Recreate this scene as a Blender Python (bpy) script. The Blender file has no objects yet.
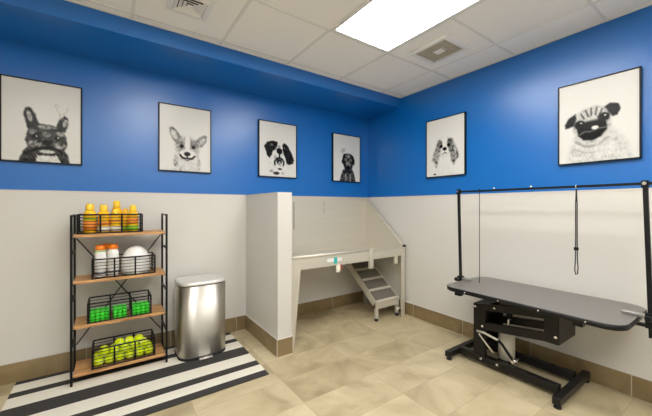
import bpy, bmesh, math, random
from mathutils import Vector, Matrix, noise
random.seed(7)
PI = math.pi
scene = bpy.context.scene
COL = scene.collection

# ------------------------------------------------------------------ materials
def srgb(r, g, b):
    f = lambda c: (c / 255 / 12.92) if c / 255 <= .04045 else ((c / 255 + .055) / 1.055) ** 2.4
    return (f(r), f(g), f(b), 1)

MATS = {}
def mat(name, col, rough=.5, metal=0.0, spec=.5, noise_amt=0.0, noise_scale=8.0, stretch=(1, 1, 1), bump=0.0, bump_scale=60.0,
        rough_noise=0.0, coat=0.0, trans=0.0, emit=0.0, aniso=0.0):
    if name in MATS:
        return MATS[name]
    m = bpy.data.materials.new(name); m.use_nodes = True
    nt = m.node_tree; N = nt.nodes; L = nt.links
    b = N['Principled BSDF']
    b.inputs['Base Color'].default_value = col
    b.inputs['Roughness'].default_value = rough
    b.inputs['Metallic'].default_value = metal
    b.inputs['Specular IOR Level'].default_value = spec
    b.inputs['Coat Weight'].default_value = coat
    b.inputs['Coat Roughness'].default_value = .05
    b.inputs['Transmission Weight'].default_value = trans
    b.inputs['Anisotropic'].default_value = aniso
    if emit:
        b.inputs['Emission Color'].default_value = col
        b.inputs['Emission Strength'].default_value = emit
    geo = N.new('ShaderNodeTexCoord')
    mp = N.new('ShaderNodeMapping'); mp.inputs['Scale'].default_value = stretch
    L.new(geo.outputs['Object'], mp.inputs['Vector'])
    if noise_amt or rough_noise:
        nz = N.new('ShaderNodeTexNoise'); nz.inputs['Scale'].default_value = noise_scale; nz.inputs['Detail'].default_value = 5
        L.new(mp.outputs['Vector'], nz.inputs['Vector'])
        if noise_amt:
            mx = N.new('ShaderNodeMix'); mx.data_type = 'RGBA'
            mx.inputs['A'].default_value = tuple(c * (1 - noise_amt) for c in col[:3]) + (1,)
            mx.inputs['B'].default_value = tuple(min(1, c * (1 + noise_amt)) for c in col[:3]) + (1,)
            L.new(nz.outputs['Fac'], mx.inputs['Factor']); L.new(mx.outputs['Result'], b.inputs['Base Color'])
        if rough_noise:
            mr = N.new('ShaderNodeMapRange')
            mr.inputs['To Min'].default_value = max(0, rough - rough_noise); mr.inputs['To Max'].default_value = rough + rough_noise
            L.new(nz.outputs['Fac'], mr.inputs['Value']); L.new(mr.outputs['Result'], b.inputs['Roughness'])
    if bump:
        nb = N.new('ShaderNodeTexNoise'); nb.inputs['Scale'].default_value = bump_scale; nb.inputs['Detail'].default_value = 3
        L.new(mp.outputs['Vector'], nb.inputs['Vector'])
        bp = N.new('ShaderNodeBump'); bp.inputs['Strength'].default_value = bump; bp.inputs['Distance'].default_value = .01
        L.new(nb.outputs['Fac'], bp.inputs['Height']); L.new(bp.outputs['Normal'], b.inputs['Normal'])
    MATS[name] = m
    return m

BLUE = mat('blue_paint', (.0003, .138, .49, 1), rough=.30, spec=.8, noise_amt=.04, noise_scale=3, bump=.12, bump_scale=90)
FRP = mat('white_wall_panel', srgb(210, 207, 200), rough=.42, spec=.4, noise_amt=.015, noise_scale=2, bump=.10, bump_scale=220)
FRPEDGE = mat('white_panel_trim', srgb(204, 200, 193), rough=.42)
PAINTW = mat('white_bounce_paint', srgb(240, 236, 228), rough=.5, noise_amt=.02, noise_scale=3)  # for the unseen walls, made white to bounce light onto the ceiling
CEIL = mat('ceiling_tile', srgb(247, 245, 240), rough=.9, spec=.2, noise_amt=.03, noise_scale=180, bump=.15, bump_scale=260)
TBAR = mat('ceiling_bar_enamel', srgb(232, 230, 224), rough=.5)
GROUT = mat('pale_grout', srgb(190, 180, 160), rough=.9)
BLACK = mat('black_powder_coat', srgb(15, 15, 16), rough=.45, spec=.28, noise_amt=.1, noise_scale=60)
DARKSTEEL = mat('dark_table_frame', srgb(18, 17, 17), rough=.4, spec=.35, noise_amt=.1, noise_scale=30)
STEEL = mat('brushed_stainless', (.66, .63, .57, 1), rough=.42, metal=1, noise_amt=.05, noise_scale=40, stretch=(.02, .02, 1), aniso=.93)
_t = STEEL.node_tree.nodes.new('ShaderNodeTangent'); _t.direction_type = 'RADIAL'; _t.axis = 'Z'
STEEL.node_tree.links.new(_t.outputs['Tangent'], STEEL.node_tree.nodes['Principled BSDF'].inputs['Tangent'])
STEEL.node_tree.nodes['Principled BSDF'].inputs['Anisotropic Rotation'].default_value = .25
STEELH = mat('satin_stainless', (.66, .62, .53, 1), rough=.5, metal=.45, noise_amt=.06, noise_scale=30, stretch=(.05, .05, 1), rough_noise=.06)
CHROME = mat('chrome', (.75, .75, .74, 1), rough=.15, metal=1)
RUBBER = mat('black_rubber', srgb(28, 28, 29), rough=.8)
SEAMM = mat('dark_seam', srgb(120, 112, 98), rough=.6)
CLAMPM = mat('dull_zinc', (.35, .34, .32, 1), rough=.4, metal=.7)
TREAD = mat('grey_grip_tread', srgb(116, 110, 100), rough=.6, metal=.3, noise_amt=.3, noise_scale=120, bump=.4, bump_scale=300)
TABLETOP = mat('grey_textured_table_rubber', srgb(116, 112, 107), rough=.32, spec=.5, noise_amt=.08, noise_scale=200, bump=.25, bump_scale=400)
WHITEPL = mat('white_plastic', srgb(235, 234, 230), rough=.35)
LIDPL = mat('silver_lid', (.74, .73, .70, 1), rough=.32, metal=.6)
YELLOW = mat('amber_yellow_plastic', srgb(252, 196, 24), rough=.25, noise_amt=.06, noise_scale=20)
YELLOWC = mat('yellow_cap_plastic', srgb(252, 206, 60), rough=.35)
ORANGE = mat('orange_cap_plastic', srgb(240, 128, 10), rough=.35)
LBL_O = mat('orange_label', srgb(238, 142, 48), rough=.5)
LBL_G = mat('lime_label', srgb(140, 190, 30), rough=.5)
LBL_W = mat('white_label', srgb(232, 226, 210), rough=.5)
LBL_K = mat('dark_label', srgb(60, 56, 54), rough=.5)
GREEN = mat('bright_green_film', srgb(70, 235, 58), rough=.35, noise_amt=.2, noise_scale=60)
GREENL = mat('pale_green_core', srgb(120, 230, 120), rough=.5)
TENNIS = mat('tennis_felt', srgb(216, 234, 22), rough=.95, spec=.1, noise_amt=.12, noise_scale=140, bump=.4, bump_scale=300)
TSEAM = mat('tennis_seam', srgb(235, 236, 200), rough=.8)
RED = mat('red_tag', srgb(196, 96, 84), rough=.5)
TEAL = mat('teal_print', srgb(40, 178, 176), rough=.4)
PAPERM = mat('print_paper_edge', srgb(226, 225, 215), rough=.4)
GREYPL = mat('grey_plastic', srgb(176, 172, 160), rough=.5)
VENTDARK = mat('duct_inner_grey', srgb(70, 68, 64), rough=.9)
FANG = mat('dusty_fan_grille', srgb(196, 188, 170), rough=.7)
RUGW = mat('cream_rug_weave', srgb(226, 220, 205), rough=.95, spec=.1, noise_amt=.08, noise_scale=150, bump=.5, bump_scale=300)
RUGD = mat('charcoal_rug_weave', srgb(66, 64, 62), rough=.95, spec=.1, noise_amt=.25, noise_scale=180, bump=.5, bump_scale=300)

def emission(name, col, s):
    m = bpy.data.materials.new(name); m.use_nodes = True
    b = m.node_tree.nodes['Principled BSDF']
    b.inputs['Base Color'].default_value = (.85, .85, .85, 1)
    b.inputs['Emission Color'].default_value = col; b.inputs['Emission Strength'].default_value = s
    return m
LIGHTM = emission('lit_diffuser', (1, .992, .968, 1), 11.0)

def wood():
    m = bpy.data.materials.new('oak_board'); m.use_nodes = True
    nt = m.node_tree; N = nt.nodes; L = nt.links; b = N['Principled BSDF']
    tc = N.new('ShaderNodeTexCoord'); mp = N.new('ShaderNodeMapping'); mp.inputs['Scale'].default_value = (2.2, 26, 26)
    nz = N.new('ShaderNodeTexNoise'); nz.inputs['Scale'].default_value = 3.0; nz.inputs['Detail'].default_value = 6; nz.inputs['Distortion'].default_value = .6
    cr = N.new('ShaderNodeValToRGB')
    cr.color_ramp.elements[0].position = .3; cr.color_ramp.elements[0].color = srgb(150, 103, 62)
    cr.color_ramp.elements[1].position = .7; cr.color_ramp.elements[1].color = srgb(220, 170, 112)
    L.new(tc.outputs['Object'], mp.inputs['Vector']); L.new(mp.outputs['Vector'], nz.inputs['Vector'])
    L.new(nz.outputs['Fac'], cr.inputs['Fac']); L.new(cr.outputs['Color'], b.inputs['Base Color'])
    b.inputs['Roughness'].default_value = .45
    return m
WOOD = wood()

def tile(name, cols, off, size, axes, grout, gw=.003, rough=.35, cloud=1.6):
    """tiles with a colour of their own each, cloudy veining, thin grout. axes: which two coordinates run along the tile"""
    m = bpy.data.materials.new(name); m.use_nodes = True
    nt = m.node_tree; N = nt.nodes; L = nt.links; b = N['Principled BSDF']
    tc = N.new('ShaderNodeNewGeometry'); sp = N.new('ShaderNodeSeparateXYZ'); L.new(tc.outputs['Position'], sp.inputs['Vector'])
    def math_(op, a, v):
        n = N.new('ShaderNodeMath'); n.operation = op
        if hasattr(a, 'links'): L.new(a, n.inputs[0])
        else: n.inputs[0].default_value = a
        if v is not None:
            if hasattr(v, 'links'): L.new(v, n.inputs[1])
            else: n.inputs[1].default_value = v
        return n.outputs[0]
    cells = []; masks = []
    for k, ax in enumerate(axes):
        s = math_('DIVIDE', math_('SUBTRACT', sp.outputs[ax], off[k]), size[k])
        cells.append(math_('FLOOR', s, None))
        fr = math_('FRACT', s, None)
        d = math_('MINIMUM', fr, math_('SUBTRACT', 1.0, fr))
        masks.append(math_('LESS_THAN', d, gw / 2 / size[k]))
    cb = N.new('ShaderNodeCombineXYZ')
    for k, c in enumerate(cells): L.new(c, cb.inputs[k])
    wn = N.new('ShaderNodeTexWhiteNoise'); wn.noise_dimensions = '3D'; L.new(cb.outputs[0], wn.inputs['Vector'])
    vm = N.new('ShaderNodeVectorMath'); vm.operation = 'MULTIPLY_ADD'
    L.new(wn.outputs['Color'], vm.inputs[0]); vm.inputs[1].default_value = (7, 7, 7); L.new(tc.outputs['Position'], vm.inputs[2])
    nz = N.new('ShaderNodeTexNoise'); nz.inputs['Scale'].default_value = cloud; nz.inputs['Detail'].default_value = 7; nz.inputs['Roughness'].default_value = .55; nz.inputs['Distortion'].default_value = .8
    L.new(vm.outputs[0], nz.inputs['Vector'])
    cr = N.new('ShaderNodeValToRGB')
    cr.color_ramp.elements[0].position = .28; cr.color_ramp.elements[0].color = cols[0]
    cr.color_ramp.elements[1].position = .72; cr.color_ramp.elements[1].color = cols[2]
    e = cr.color_ramp.elements.new(.5); e.color = cols[1]
    ad = math_('ADD', nz.outputs['Fac'], math_('MULTIPLY', math_('SUBTRACT', wn.outputs['Value'], .5), .10))
    L.new(ad, cr.inputs['Fac'])
    mx = N.new('ShaderNodeMix'); mx.data_type = 'RGBA'; mx.inputs['B'].default_value = grout
    g = masks[0]
    for q in masks[1:]: g = math_('MAXIMUM', g, q)
    L.new(g, mx.inputs['Factor']); L.new(cr.outputs['Color'], mx.inputs['A']); L.new(mx.outputs['Result'], b.inputs['Base Color'])
    b.inputs['Roughness'].default_value = rough
    return m
FLOORM = tile('beige_floor_tile', [srgb(148, 132, 100), srgb(183, 168, 134), srgb(203, 189, 156)], (-1.855, -2.02), (.6035, .305), (0, 1), srgb(158, 142, 112), rough=.38, cloud=2.4)
BC = [srgb(114, 97, 66), srgb(132, 113, 80), srgb(150, 131, 96)]
BASE_X = tile('brown_base_tile_along_back', BC, (-1.827,), (.61,), (0,), srgb(178, 168, 148), gw=.006, cloud=4)
BASE_Y = tile('brown_base_tile_along_right', BC, (-.785,), (.61,), (1,), srgb(178, 168, 148), gw=.006, cloud=4)
BASE_P = tile('brown_base_tile_along_partition', BC, (-.135,), (.612,), (1,), srgb(178, 168, 148), gw=.006, cloud=4)
BASE_F = mat('brown_base_tile_end', BC[1], rough=.4, noise_amt=.1, noise_scale=5)

# ------------------------------------------------------------------ mesh helpers
class MB:
    def __init__(s): s.bm = bmesh.new(); s.mats = []
    def mi(s, m):
        if m not in s.mats: s.mats.append(m)
        return s.mats.index(m)
    def _tag(s, faces, m, smooth=False):
        i = s.mi(m)
        for f in faces: f.material_index = i; f.smooth = smooth
    def box(s, a, b, m, bev=0.0, seg=2, rot=None):
        a = Vector(a); b = Vector(b)
        lo = Vector([min(x, y) for x, y in zip(a, b)]); hi = Vector([max(x, y) for x, y in zip(a, b)])
        vs = [s.bm.verts.new((x, y, z)) for z in (lo.z, hi.z) for y in (lo.y, hi.y) for x in (lo.x, hi.x)]
        fs = [s.bm.faces.new([vs[i] for i in q]) for q in ((0, 2, 3, 1), (4, 5, 7, 6), (0, 1, 5, 4), (2, 6, 7, 3), (0, 4, 6, 2), (1, 3, 7, 5))]
        s._tag(fs, m)
        if bev:
            es = list({e for f in fs for e in f.edges})
            r = bmesh.ops.bevel(s.bm, geom=es, offset=bev, segments=seg, affect='EDGES', profile=.5)
            s._tag(r['faces'], m, True)
            vs = list({v for f in r['faces'] for v in f.verts} | {v for v in vs if v.is_valid})
        if rot: bmesh.ops.transform(s.bm, matrix=rot, verts=vs)
        return s
    def beam(s, p, q, w, h, m, up=(0, 0, 1)):
        """rectangular bar from p to q, w across, h along the up direction"""
        p = Vector(p); q = Vector(q); d = (q - p).normalized(); u = Vector(up); sx = d.cross(u)
        if sx.length < 1e-5: sx = d.cross(Vector((1, 0, 0)))
        sx.normalize(); uz = sx.cross(d)
        vs = []
        for c in (p, q):
            for i, j in ((-1, -1), (1, -1), (1, 1), (-1, 1)): vs.append(s.bm.verts.new(c + sx * i * w / 2 + uz * j * h / 2))
        fs = [s.bm.faces.new([vs[i] for i in k]) for k in ((0, 1, 2, 3), (7, 6, 5, 4), (0, 4, 5, 1), (1, 5, 6, 2), (2, 6, 7, 3), (3, 7, 4, 0))]
        s._tag(fs, m); return s
    def tube(s, pts, r, m, n=8, closed=False, cap=True):
        pts = [Vector(p) for p in pts]; rings = []; k = len(pts)
        rr = r if isinstance(r, (list, tuple)) else [r] * k
        prev = None
        for i, p in enumerate(pts):
            if closed: d = (pts[(i + 1) % k] - pts[i - 1])
            else: d = pts[min(i + 1, k - 1)] - pts[max(i - 1, 0)]
            d.normalize()
            if prev is None:
                u = d.orthogonal().normalized()
            else:
                u = prev - d * prev.dot(d)
                u = u.normalized() if u.length > 1e-6 else d.orthogonal().normalized()
            prev = u; v = d.cross(u)
            rings.append([s.bm.verts.new(p + (u * math.cos(2 * PI * j / n) + v * math.sin(2 * PI * j / n)) * rr[i]) for j in range(n)])
        fs = []
        for i in range(k if closed else k - 1):
            a = rings[i]; b = rings[(i + 1) % k]
            for j in range(n): fs.append(s.bm.faces.new((a[j], a[(j + 1) % n], b[(j + 1) % n], b[j])))
        s._tag(fs, m, n > 4)
        if cap and not closed:
            s._tag([s.bm.faces.new(rings[0][::-1]), s.bm.faces.new(rings[-1])], m)
        return s
    def lathe(s, prof, m, n=24, c=(0, 0, 0), mats=None):
        """prof: (radius, height) from bottom to top about the vertical through c"""
        c = Vector(c); rings = []
        for r, z in prof:
            rings.append([s.bm.verts.new(c + Vector((max(r, 1e-4) * math.cos(2 * PI * j / n), max(r, 1e-4) * math.sin(2 * PI * j / n), z))) for j in range(n)])
        for i in range(len(rings) - 1):
            fs = [s.bm.faces.new((rings[i][j], rings[i][(j + 1) % n], rings[i + 1][(j + 1) % n], rings[i + 1][j])) for j in range(n)]
            s._tag(fs, mats[i] if mats else m, True)
        s._tag([s.bm.faces.new(rings[0][::-1])], mats[0] if mats else m); s._tag([s.bm.faces.new(rings[-1])], mats[-1] if mats else m)
        return s
    def prism(s, poly, vec, m, smooth=False):
        """a planar outline pushed along vec"""
        a = [s.bm.verts.new(p) for p in poly]; b = [s.bm.verts.new(Vector(p) + Vector(vec)) for p in poly]; n = len(a)
        fs = [s.bm.faces.new(a), s.bm.faces.new(b[::-1])]
        sd = [s.bm.faces.new((a[i], b[i], b[(i + 1) % n], a[(i + 1) % n])) for i in range(n)]
        s._tag(fs, m); s._tag(sd, m, smooth); return s
    def build(s, name, parent=None, loc=None):
        bmesh.ops.recalc_face_normals(s.bm, faces=s.bm.faces[:])
        me = bpy.data.meshes.new(name); s.bm.to_mesh(me); s.bm.free()
        for m in s.mats: me.materials.append(m)
        o = bpy.data.objects.new(name, me); COL.objects.link(o)
        if parent:
            o.parent = parent
            # meshes are written in world coordinates: take the parent's place off again
            off = Vector(parent.location); q = parent.parent
            while q: off += Vector(q.location); q = q.parent
            me.transform(Matrix.Translation(-off))
        elif loc is not None:
            me.transform(Matrix.Translation(-Vector(loc))); o.location = loc
        return o

def tag(o, label, cat, group=None):
    o['label'] = label; o['category'] = cat
    if group: o['group'] = group
    return o
def thing(name, label, cat, loc, group=None):
    o = bpy.data.objects.new(name, None); COL.objects.link(o); o.location = loc; o.empty_display_size = .1
    return tag(o, label, cat, group)
def struct(o): o['kind'] = 'structure'; return o
def copy_tree(o, loc, label=None, group=None):
    r = o.copy(); COL.objects.link(r); r.location = loc
    if label: r['label'] = label
    if group: r['group'] = group
    for ch in o.children:
        c = ch.copy(); COL.objects.link(c); c.parent = r
        for g in ch.children:
            d = g.copy(); COL.objects.link(d); d.parent = c
    return r
def one(name, fn, parent=None, loc=None):
    b = MB(); fn(b); return b.build(name, parent, loc)

# ------------------------------------------------------------------ the room
ZC = 2.592; ZR = 1.400; XL = -5.4; YF = -4.9; ZS = 2.474; YS = -.578; T = .15
struct(MB().box((XL - T, YF - T, -.12), (T, T, 0), FLOORM).build('floor'))
struct(MB().box((XL - T, 0, 0), (T, T, ZC + .1), BLUE).build('wall_back'))
struct(MB().box((0, YF, 0), (T, 0, ZC + .1), BLUE).build('wall_right'))
struct(MB().box((XL - T, YF, 0), (XL, 0, ZC + .1), PAINTW).build('wall_left'))
OX0, OX1, OZ = -3.6, -1.6, 2.15      # unseen opening behind the camera, added to let in fill daylight
struct(MB().box((XL - T, YF - T, 0), (OX0, YF, ZC + .1), PAINTW).box((OX1, YF - T, 0), (T, YF, ZC + .1), PAINTW).box((OX0, YF - T, OZ), (OX1, YF, ZC + .1), PAINTW).build('wall_front'))
# lower wall panels, 3 mm proud of the paint
struct(MB().box((XL, -.004, .147), (0, .001, ZR), FRP).box((XL, -.007, ZR - .012), (0, .001, ZR), FRPEDGE).build('trim_1'))
struct(MB().box((-.004, YF, .147), (.001, -.004, ZR), FRP).box((-.007, YF, ZR - .012), (.001, -.007, ZR), FRPEDGE).build('trim_2'))
struct(MB().box((XL - .001, YF, .147), (XL + .004, -.004, ZR), FRP).build('trim_3'))
struct(MB().box((XL, YF - .001, .147), (OX0, YF + .004, ZR), FRP).box((OX1, YF - .001, .147), (0, YF + .004, ZR), FRP).build('trim_4'))
struct(MB().box((XL, -.012, 0), (0, .001, .142), BASE_X).box((XL, -.011, .142), (0, .001, .150), FRPEDGE).build('baseboard_back'))
struct(MB().box((-.012, YF, 0), (.001, -.012, .142), BASE_Y).box((-.011, YF, .142), (.001, -.012, .150), FRPEDGE).build('baseboard_right'))
struct(MB().box((XL - .001, YF, 0), (XL + .012, -.012, .142), BASE_Y).build('baseboard_left'))
struct(MB().box((XL, YF - .001, 0), (OX0, YF + .012, .142), BASE_X).box((OX1, YF - .001, 0), (0, YF + .012, .142), BASE_X).build('baseboard_front'))
# soffit
struct(MB().box((XL, YS, ZS), (0, .001, ZC + .05), BLUE).build('soffit'))
# partition (half wall)
PX0, PX1, PY = -1.722, -1.590, -.752
struct(MB().box((PX0, PY, 0), (PX1, .001, ZR - .012), FRP).box((PX0 - .004, PY - .004, ZR - .012), (PX1 + .004, -.001, ZR), FRPEDGE)
       .box((PX0 - .002, PY - .003, .15), (PX1 + .002, PY + .012, ZR - .012), FRPEDGE).build('wall_partition'))
struct(MB().box((PX0 - .010, PY, 0), (PX0 + .001, -.012, .142), BASE_P).box((PX0 - .010, PY - .010, 0), (PX1 + .009, PY + .001, .142), BASE_F)
       .box((PX0 - .012, PY - .012, 0), (PX0 - .007, PY - .007, .146), GROUT).box((PX1 + .005, PY - .012, 0), (PX1 + .011, PY - .007, .146), GROUT)
       .box((PX0 - .010, PY - .010, .142), (PX1 + .009, -.012, .150), FRPEDGE).build('baseboard_partition'))

# ceiling: lay-in tiles above a bar grid, lights sit in the grid
TS = .6096; GX = -.3276; GY = -.6575
xs = [0.0] + [GX - i * TS for i in range(9)]; xs = [x for x in xs if x > XL] + [XL]
ys = [YS] + [GY - i * TS for i in range(8)]; ys = [y for y in ys if y > YF] + [YF]
LIGHTS = [(2, 2), (4, 2), (2, 5), (4, 5), (6, 4)]     # (column, first row) of each two-tile troffer; last three are unseen, added fill
lit = set()
for c, r in LIGHTS: lit |= {(c, r), (c, r + 1)}
cb = MB(); tb = MB()
tops = MB()
for i in range(len(xs) - 1):
    for j in range(len(ys) - 1):
        if (i, j) in lit: continue
        cb.box((xs[i + 1] + .001, ys[j + 1] + .001, ZC + .004), (xs[i] - .001, ys[j] - .001, ZC + .02), CEIL)
cb.box((XL - T, YF - T, ZC + .09), (T, T, ZC + .2), CEIL)
struct(cb.build('ceiling'))
for i in range(1, len(xs) - 1):
    for j in range(len(ys) - 1): tb.box((xs[i] - .009, ys[j + 1], ZC - .001), (xs[i] + .009, ys[j], ZC + .004), TBAR)
for j in range(1, len(ys) - 1):
    for i in range(len(xs) - 1):
        if (i, j) in lit and (i, j - 1) in lit: continue
        tb.box((xs[i + 1] + .009, ys[j] - .009, ZC - .001), (xs[i] - .009, ys[j] + .009, ZC + .004), TBAR)
for (a, b) in (((XL, YS - .016, ZC - .002), (0, YS, ZC + .004)), ((-.016, YF, ZC - .002), (0, YS, ZC + .004)), ((XL, YF, ZC - .002), (0, YF + .016, ZC + .004)), ((XL, YF, ZC - .002), (XL + .016, YS, ZC + .004))):
    tb.box(a, b, TBAR)
struct(tb.build('trim_5'))
LL = ['lit white troffer in the ceiling grid between the exhaust fan and the air vent', 'lit white troffer in the ceiling just in front of the air vent',
      'added unseen fill troffer at the front of the ceiling, nearer the right wall', 'added unseen fill troffer at the front of the ceiling, farther from the right wall', 'added unseen fill troffer in the ceiling at the left, above the end of the striped mat']
for k, (c, r) in enumerate(LIGHTS):
    x1, x0 = xs[c] - .010, xs[c + 1] + .010; y1, y0 = ys[r] - .010, ys[r + 2] + .010
    t = thing('ceiling_light', LL[k], 'ceiling light', ((x0 + x1) / 2, (y0 + y1) / 2, ZC), 'recessed ceiling troffers')
    f = MB()
    for a, b in (((x0, y0), (x0 + .022, y1)), ((x1 - .022, y0), (x1, y1)), ((x0 + .022, y0), (x1 - .022, y0 + .022)), ((x0 + .022, y1 - .022), (x1 - .022, y1))):
        f.box((a[0], a[1], ZC - .001), (b[0], b[1], ZC + .03), WHITEPL)
    f.box((x0, y0, ZC + .0305), (x1, y1, ZC + .06), WHITEPL)
    f.build('frame', t)
    MB().box((x0 + .02, y0 + .02, ZC + .002), (x1 - .02, y1 - .02, ZC + .012), LIGHTM).build('diffuser', t)

# exhaust fan in the ceiling
fx0, fx1, fy0, fy1 = -.79, -.465, -1.735, -1.385
t = thing('exhaust_fan', 'square exhaust fan with dusty beige grille in the ceiling beside the light', 'exhaust fan', ((fx0 + fx1) / 2, (fy0 + fy1) / 2, ZC), None)
b = MB()
for a, c in (((fx0, fy0), (fx0 + .03, fy1)), ((fx1 - .03, fy0), (fx1, fy1)), ((fx0 + .03, fy0), (fx1 - .03, fy0 + .03)), ((fx0 + .03, fy1 - .03), (fx1 - .03, fy1))):
    b.box((a[0], a[1], ZC - .018), (c[0], c[1], ZC + .004), WHITEPL)
b.build('frame', t)
b = MB(); b.box((fx0 + .03, fy0 + .03, ZC - .004), (fx1 - .03, fy1 - .03, ZC + .003), FANG)
for k in range(5):
    q = .035 + k * .026
    cx, cy = (fx0 + fx1) / 2, (fy0 + fy1) / 2
    for s in (-1, 1):
        b.box((cx - q, cy + s * q - .004, ZC - .014), (cx + q, cy + s * q + .004, ZC - .003), FANG)
        b.box((cx + s * q - .004, cy - q, ZC - .014), (cx + s * q + .004, cy + q, ZC - .003), FANG)
b.build('grille', t)
MB().box((cx - .035, cy - .04, ZC - .018), (cx + .035, cy + .04, ZC - .004), WHITEPL, .004).build('center_cap', t)

# supply air vent (square cone diffuser), partly cut by the frame edge
vx0, vx1, vy0, vy1 = -2.69, -2.23, -1.265, -.835
vx, vy = (vx0 + vx1) / 2, (vy0 + vy1) / 2
vx, vy = -2.465, -.980
t = thing('air_vent', 'white square louvred supply air vent in the ceiling at the top left', 'air vent', (vx, vy, ZC))
b = MB()
R = .108
b.box((vx - R, vy - R, ZC + .001), (vx + R, vy + R, ZC + .003), VENTDARK)
b.build('throat', t)
def sqring(b, r0, z0, r1, z1, m):
    for k in range(4):
        a = k * PI / 2; c = Matrix.Rotation(a, 3, 'Z')
        P = [c @ Vector(v) + Vector((vx, vy, 0)) for v in ((-r0, -r0, z0), (r0, -r0, z0), (r1, -r1, z1), (-r1, -r1, z1))]
        b.prism(P, (0, 0, .003), m)
b = MB()
sqring(b, R + .02, ZC - .004, R - .015, ZC - .012, WHITEPL)
b.build('frame', t)
for r in (.083, .058, .034):
    b = MB(); sqring(b, r + .008, ZC - .011, r - .014, ZC + .0, WHITEPL); b.build('louvre', t)
MB().box((vx - .016, vy - .016, ZC - .011), (vx + .016, vy + .016, ZC - .006), WHITEPL).build('center_plate', t)

# ------------------------------------------------------------------ framed dog portraits
def sst(a, b, x):
    t = max(0.0, min(1.0, (x - a) / (b - a))) if a != b else float(x > a)
    return t * t * (3 - 2 * t)
class Sketch:
    """a grey portrait built up from soft patches; u to the right, v down, 0..1"""
    def __init__(s, aspect, fur=1.0): s.p = []; s.asp = aspect; s.fur = fur
    def e(s, u, v, ru, rv, tone, rot=0, soft=.25, tex=.12, op=1.0):
        s.p.append(('e', u, v, ru, rv, tone, math.radians(rot), soft, tex, op)); return s
    def poly(s, pts, tone, soft=.012, tex=.12, op=1.0):
        s.p.append(('p', pts, tone, soft, tex, op)); return s
    def line(s, pts, w, tone, op=1.0):
        s.p.append(('l', pts, w, tone, op)); return s
    def at(s, u, v):
        g = .69
        n1 = noise.noise(Vector((u * 62 + 6 * math.sin(v * 9), v * 26, 3.1))); n2 = noise.noise(Vector((u * 14, v * 18, 9.2)))
        for q in s.p:
            if q[0] == 'e':
                _, cu, cv, ru, rv, tone, rot, soft, tex, op = q
                du = (u - cu); dv = (v - cv) * s.asp
                x = du * math.cos(rot) + dv * math.sin(rot); y = -du * math.sin(rot) + dv * math.cos(rot)
                d = math.sqrt((x / ru) ** 2 + (y / (rv * s.asp)) ** 2) + n1 * .10 * s.fur
                a = 1 - sst(1 - soft, 1 + soft * .6, d)
            elif q[0] == 'p':
                _, pts, tone, soft, tex, op = q
                ins = False; dm = 9; j = len(pts) - 1
                for i in range(len(pts)):
                    (x1, y1), (x2, y2) = pts[j], pts[i]
                    if (y1 > v) != (y2 > v) and u < (x2 - x1) * (v - y1) / (y2 - y1) + x1: ins = not ins
                    L2 = (x2 - x1) ** 2 + (y2 - y1) ** 2; tt = max(0, min(1, ((u - x1) * (x2 - x1) + (v - y1) * (y2 - y1)) / L2))
                    dm = min(dm, math.hypot(u - x1 - tt * (x2 - x1), v - y1 - tt * (y2 - y1))); j = i
                d = dm if ins else -dm
                a = sst(-soft, soft, d + n1 * .012 * s.fur)
            else:
                _, pts, w, tone, op = q; tex = 0; dm = 9
                for i in range(len(pts) - 1):
                    (x1, y1), (x2, y2) = pts[i], pts[i + 1]
                    L2 = (x2 - x1) ** 2 + (y2 - y1) ** 2; tt = max(0, min(1, ((u - x1) * (x2 - x1) + (v - y1) * (y2 - y1)) / L2))
                    dm = min(dm, math.hypot(u - x1 - tt * (x2 - x1), v - y1 - tt * (y2 - y1)))
                a = 1 - sst(w * .5, w * 1.3, dm)
            if a > 0:
                tn = tone * (1 + tex * 2.2 * n1 + tex * 1.6 * n2)
                g += (tn - g) * a * op
        if g < .55: g = .55 * (max(g, .001) / .55) ** 1.75
        return max(.004, min(.72, g))

def printmat():
    m = bpy.data.materials.new('glazed_grey_print'); m.use_nodes = True
    N = m.node_tree.nodes; L = m.node_tree.links; b = N['Principled BSDF']
    a = N.new('ShaderNodeAttribute'); a.attribute_name = 'ink'
    L.new(a.outputs['Color'], b.inputs['Base Color'])
    b.inputs['Roughness'].default_value = .24; b.inputs['Specular IOR Level'].default_value = .2
    return m
PRINT = printmat()

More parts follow.
